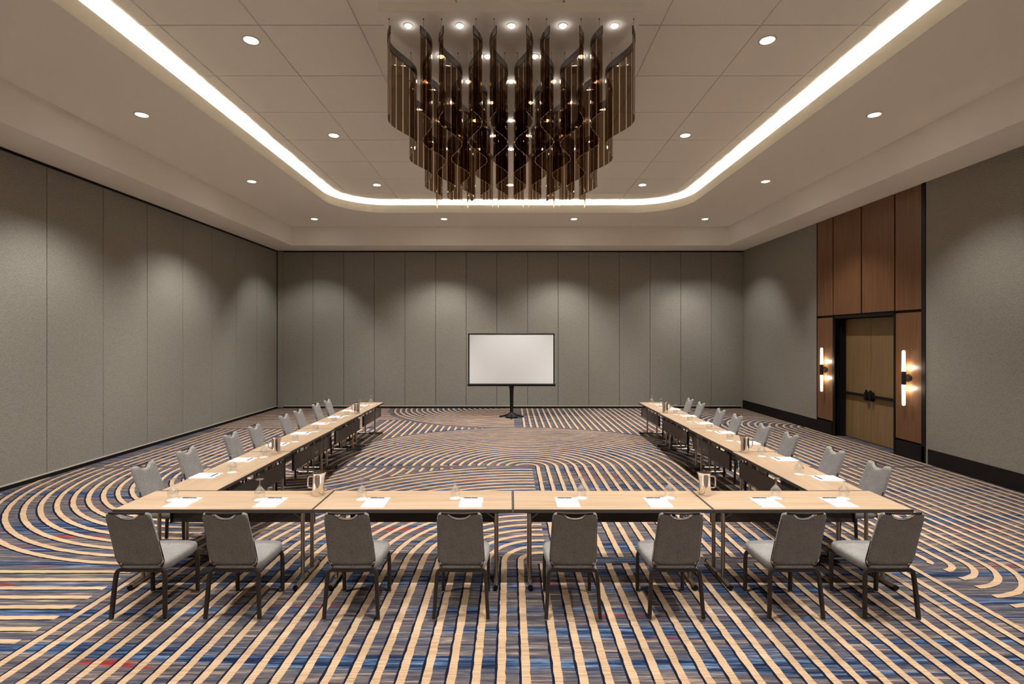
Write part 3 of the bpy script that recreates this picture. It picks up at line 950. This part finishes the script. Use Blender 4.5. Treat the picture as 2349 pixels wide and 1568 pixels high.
def place_chair(x, y, rz, label, group):
    if not used_chair[0]:
        chair0.location = (x, y, 0); chair0.rotation_euler = (0, 0, rz); chair0['label'] = label; chair0['group'] = group; used_chair[0] = True
    else: dup(chair0, (x, y, 0), rz, label, group)
FX = [-3.06, -2.285, -1.309, -0.404, 0.52, 1.37, 2.355, 3.14]
FROM = ['front row, at the partition end', 'front row, second from the partition end', 'front row, third from the partition end',
        'front row, fourth from the partition end', 'front row, fourth from the door end', 'front row, third from the door end',
        'front row, second from the door end', 'front row, at the door end']
for i, x in enumerate(FX):
    place_chair(x, 4.515, 0.0, 'grey upholstered chair seen from behind, ' + FROM[i], 'chairs of the front row')
LY = [5.78, 6.555, 7.62, 8.34, 9.47, 10.12, 11.08, 11.80]
RY = [5.78, 6.57, 7.62, 8.42, 9.46, 10.22, 11.30, 12.02]
def nth(i): return ('nearest the front row', 'second from the front row', 'third from the front row', 'fourth from the front row', 'fifth from the front row',
                    'sixth from the front row', 'seventh from the front row', 'nearest the far wall')[i]
for side, nm, ys in ((-1, 'partition', LY), (1, 'door', RY)):
    for i, y in enumerate(ys):
        x = side * (3.728 + (0.014 if side < 0 else 0.011) * (y - 5.7)) + (0.03 if side > 0 else 0)
        place_chair(x, y, -PI / 2 if side < 0 else PI / 2, 'grey upholstered chair in the %s-side row, %s' % (nm, nth(i)), 'chairs of the %s-side row' % nm)

# ------------------------------------------------------------------ things on the tables
def make_goblet():
    bm = bmesh.new()
    prof = [(0.0430, 0.0), (0.0450, 0.025), (0.0475, 0.055), (0.0490, 0.072), (0.0480, 0.080), (0.0405, 0.092), (0.0270, 0.110), (0.0145, 0.126), (0.0070, 0.138),
            (0.0045, 0.150), (0.0042, 0.175), (0.006, 0.187), (0.016, 0.192), (0.036, 0.196), (0.0385, 0.198), (0.036, 0.1995), (0.0, 0.2005)]
    lathe(bm, prof, 32)
    inner = [(0.0, 0.126), (0.010, 0.122), (0.0250, 0.106), (0.0385, 0.089), (0.0462, 0.078), (0.0473, 0.071), (0.0459, 0.055), (0.0434, 0.025), (0.0414, 0.0), (0.0430, 0.0)]
    lathe(bm, inner, 32)
    bmesh.ops.remove_doubles(bm, verts=bm.verts, dist=1e-5)
    return obj('water_goblet', bm, M['glass'], smooth=True)
def make_coaster():
    bm = bmesh.new(); lathe(bm, [(0.0, 0.0), (0.053, 0.0), (0.053, 0.0022), (0.0, 0.0022)], 40)
    return obj('paper_coaster', bm, M['paper'])
def make_pad():
    bm = boxb(-0.108, 0.108, -0.140, 0.140, 0.0, 0.007)
    return obj('notepad', bm, M['paper'])
def make_pen():
    t = thing('pen', '', 'pen')
    bm = bmesh.new()
    r = 0.0048
    tube(bm, [(-0.072, 0, r), (-0.066, 0, r), (-0.055, 0, r), (0.066, 0, r), (0.070, 0, r)], [0.0010, 0.0026, r, r, 0.003], 10)
    obj('barrel', bm, M['pen'], t, smooth=True)
    bm = bmesh.new()
    box(bm, 0.022, 0.064, -0.0015, 0.0015, 2 * r, 2 * r + 0.0022); box(bm, 0.004, 0.009, -0.0052, 0.0052, r, 2 * r + 0.0004)
    obj('clip', bm, M['chrome'], t)
    return t
def make_pitcher():
    t = thing('water_pitcher', '', 'pitcher')
    bm = bmesh.new()
    n = 48
    prof = [(0.0, 0.0), (0.054, 0.0), (0.0575, 0.004), (0.058, 0.012), (0.0565, 0.06), (0.0545, 0.14), (0.0535, 0.20), (0.0545, 0.216), (0.0565, 0.222),
            (0.0550, 0.224), (0.0525, 0.214), (0.0515, 0.19), (0.053, 0.06), (0.052, 0.01), (0.0, 0.008)]
    lathe(bm, prof, n)
    for v in bm.verts:      # pull a pouring lip out toward +x
        a = math.atan2(v.co.y, v.co.x)
        if v.co.z > 0.13 and math.hypot(v.co.x, v.co.y) > 0.03:
            wgt = max(0.0, 1 - (a / 0.55) ** 2) * ((v.co.z - 0.13) / 0.09) ** 1.6
            if abs(a) < 0.55:
                v.co.x += 0.026 * wgt; v.co.z += 0.006 * wgt; v.co.y *= 1 - 0.35 * min(1, wgt)
    obj('body', bm, M['pitcher'], t, smooth=True)
    bm = bmesh.new()
    tube(bm, fillet([(-0.052, 0, 0.186), (-0.103, 0, 0.186), (-0.103, 0, 0.072), (-0.055, 0, 0.072)], 0.03, 6), 0.0066, 12)
    obj('handle', bm, M['pitcher'], t, smooth=True)
    return t
gob0, coa0, pad0, pen0, pit0 = make_goblet(), make_coaster(), make_pad(), make_pen(), make_pitcher()
used_small = set()
def place(proto, key, cat, x, y, z, rz, label, group):
    if key not in used_small:
        used_small.add(key); o = proto; o.location = (x, y, z); o.rotation_euler = (0, 0, rz)
        tag(o, label, cat, group)
    else:
        o = dup(proto, (x, y, z), rz, label, group); o['category'] = cat
    return o
def setting(px, py, gx, gy, side, where):
    place(pad0, 'pad', 'notepad', px, py, ZTOP, 0 if side == 0 else PI / 2, 'blank white notepad, ' + where, 'notepads')
    if side == 0: place(pen0, 'pen', 'pen', px - 0.015, py + 0.118, ZTOP + 0.007, 0, 'dark blue pen on a notepad, ' + where, 'pens')
    else: place(pen0, 'pen', 'pen', px - side * 0.09, py + 0.0, ZTOP + 0.007, PI / 2 + side * 0.05, 'dark blue pen on a notepad, ' + where, 'pens')
    place(coa0, 'coa', 'coaster', gx, gy, ZTOP, 0, 'white paper coaster under a goblet, ' + where, 'paper coasters')
    place(gob0, 'gob', 'glass', gx, gy, ZTOP + 0.0023, 0, 'upturned stemmed water goblet, ' + where, 'water goblets')
PXs = [-3.117, -2.281, -1.28, -0.371, 0.546, 1.41, 2.446, 3.13]
GXY = [(-3.272, 5.046), (-2.432, 5.05), (-1.445, 5.066), (-0.539, 5.10), (0.702, 5.105), (1.565, 5.11), (2.61, 5.10), (3.27, 5.09)]
for i in range(8):
    setting(PXs[i], 4.955, *GXY[i], 0, FROM[i])
LP = [(-3.46, 5.92), (-3.44, 6.69), (-3.42, 7.67), (-3.43, 8.55), (-3.46, 9.52), (-3.45, 10.32), (-3.47, 11.22), (-3.46, 12.08)]
LG = [(-3.25, 6.08), (-3.25, 6.86), (-3.25, 7.865), (-3.26, 8.72), (-3.29, 9.72), (-3.30, 10.5), (-3.32, 11.52), (-3.29, 12.30)]
RP = [(3.54, 5.81), (3.55, 6.73), (3.57, 7.77), (3.56, 8.63), (3.57, 9.575), (3.59, 10.46), (3.60, 11.48), (3.57, 12.20)]
RG = [(3.33, 5.985), (3.34, 6.90), (3.36, 7.95), (3.38, 8.82), (3.38, 9.77), (3.40, 10.68), (3.40, 11.70), (3.40, 12.46)]
for side, nm, ps, gs in ((-1, 'partition', LP, LG), (1, 'door', RP, RG)):
    for i in range(8):
        setting(*ps[i], *gs[i], side, '%s-side row, %s' % (nm, nth(i)))
for x, y, rz, where in ((-1.921, 5.205, 0, 'on the front row near the partition-side inner corner'), (1.957, 5.215, PI, 'on the front row near the door-side inner corner'),
                        (-3.19, 7.08, 0, 'halfway along the nearer half of the partition-side tables'), (-3.19, 10.82, 0, 'toward the far end of the partition-side tables'),
                        (3.23, 7.145, PI, 'halfway along the nearer half of the door-side tables'), (3.27, 10.95, PI, 'toward the far end of the door-side tables')):
    place(pit0, 'pit', 'pitcher', x, y, ZTOP, rz, 'polished steel pitcher ' + where, 'water pitchers')

# ------------------------------------------------------------------ projection screen
ps = thing('projection_screen', 'white portable projection screen on a black pedestal in front of the far wall', 'projection screen', (0.045, 15.2, 0))
x0, x1, z0, z1 = -1.265, 1.255, 0.985, 2.445
obj('screen_fabric', boxb(x0 + 0.03, x1 - 0.03, -0.004, 0.0, z0, z1), M['screen'], ps)
bm = bmesh.new(); box(bm, x0, x0 + 0.034, -0.007, 0.002, z0, z1); box(bm, x1 - 0.034, x1, -0.007, 0.002, z0, z1)
obj('black_border', bm, M['softblack'], ps)
bm = bmesh.new(); tube(bm, [(x0 - 0.01, -0.002, z1 + 0.006), (x1 + 0.01, -0.002, z1 + 0.006)], 0.012, 10); obj('top_bar', bm, M['bronze'], ps, smooth=True)
bm = bmesh.new(); box(bm, x0, x1, -0.012, 0.006, z1 - 0.02, z1); obj('top_hem', bm, M['softblack'], ps)
obj('housing', boxb(x0 - 0.025, x1 + 0.03, -0.05, 0.045, 0.915, 0.99, 0.02, 3), M['black'], ps, smooth=True)
bm = bmesh.new()
lathe(bm, [(0.0, 0.93), (0.085, 0.93), (0.075, 0.90), (0.062, 0.84), (0.056, 0.70), (0.052, 0.40), (0.05, 0.16), (0.06, 0.13), (0.0, 0.12)], 24)
for v in bm.verts: v.co.y *= 0.7
obj('pedestal', bm, M['black'], ps, smooth=True)
bm = bmesh.new()
lathe(bm, [(0.0, 0.15), (0.055, 0.15), (0.10, 0.105), (0.16, 0.06), (0.20, 0.035), (0.0, 0.03)], 28)
for a in (0, PI, -PI / 2, PI / 2):
    dx, dy = math.cos(a), math.sin(a)
    tube(bm, [(dx * 0.03, dy * 0.03, 0.10), (dx * 0.16, dy * 0.16, 0.062), (dx * 0.30, dy * 0.30, 0.034), (dx * 0.345, dy * 0.345, 0.038)], [0.045, 0.034, 0.022, 0.02], 10)
    tube(bm, [(dx * 0.335, dy * 0.335, 0.0), (dx * 0.335, dy * 0.335, 0.06)], 0.018, 10)
obj('base', bm, M['black'], ps, smooth=True)
bm = bmesh.new(); box(bm, -0.03, 0.03, 0.008, 0.03, 0.95, 2.44); obj('extension_post', bm, M['black'], ps)

# ------------------------------------------------------------------ wall sconces beside the doors
def make_sconce(y, label):
    t = thing('wall_sconce', label, 'wall lamp', (XW - 0.004, y, 1.55), 0, 'wall sconces beside the doors')
    XS = -0.105
    bm = bmesh.new(); lathe(bm, [(0.0, -0.125), (0.037, -0.125), (0.039, -0.12), (0.039, 0.12), (0.037, 0.125), (0.0, 0.125)], 24, (XS, 0, 0))
    obj('socket_sleeve', bm, M['bronze'], t, smooth=True)
    bm = bmesh.new(); tube(bm, [(0.0, 0, 0), (-0.022, 0, 0)], 0.075, 28); tube(bm, [(-0.02, 0, 0), (XS, 0, 0)], 0.02, 12)
    obj('wall_plate', bm, M['bronze'], t, smooth=True)
    for s in (1, -1):
        bm = bmesh.new()
        lathe(bm, [(0.0, 0.124 * s), (0.036, 0.124 * s), (0.034, 0.25 * s), (0.032, 0.40 * s), (0.0315, 0.505 * s), (0.026, 0.525 * s), (0.014, 0.535 * s), (0.0, 0.537 * s)], 24, (XS, 0, 0))
        obj('glass_tube', bm, M['sconce'], t, smooth=True)
        ld = bpy.data.lights.new('sconce_glow', 'POINT'); ld.energy = 3.2; ld.color = (1.0, 0.82, 0.60); ld.shadow_soft_size = 0.02
        lo = bpy.data.objects.new('sconce_glow', ld); C.objects.link(lo); lo.parent = t; lo.location = (-0.055, 0, 0.20 * s)
    return t
make_sconce(12.66, 'two-tube glass wall sconce on the narrow veneer panel farther from the camera')
make_sconce(10.02, 'two-tube glass wall sconce on the veneer panel nearer the camera, right of the doors')
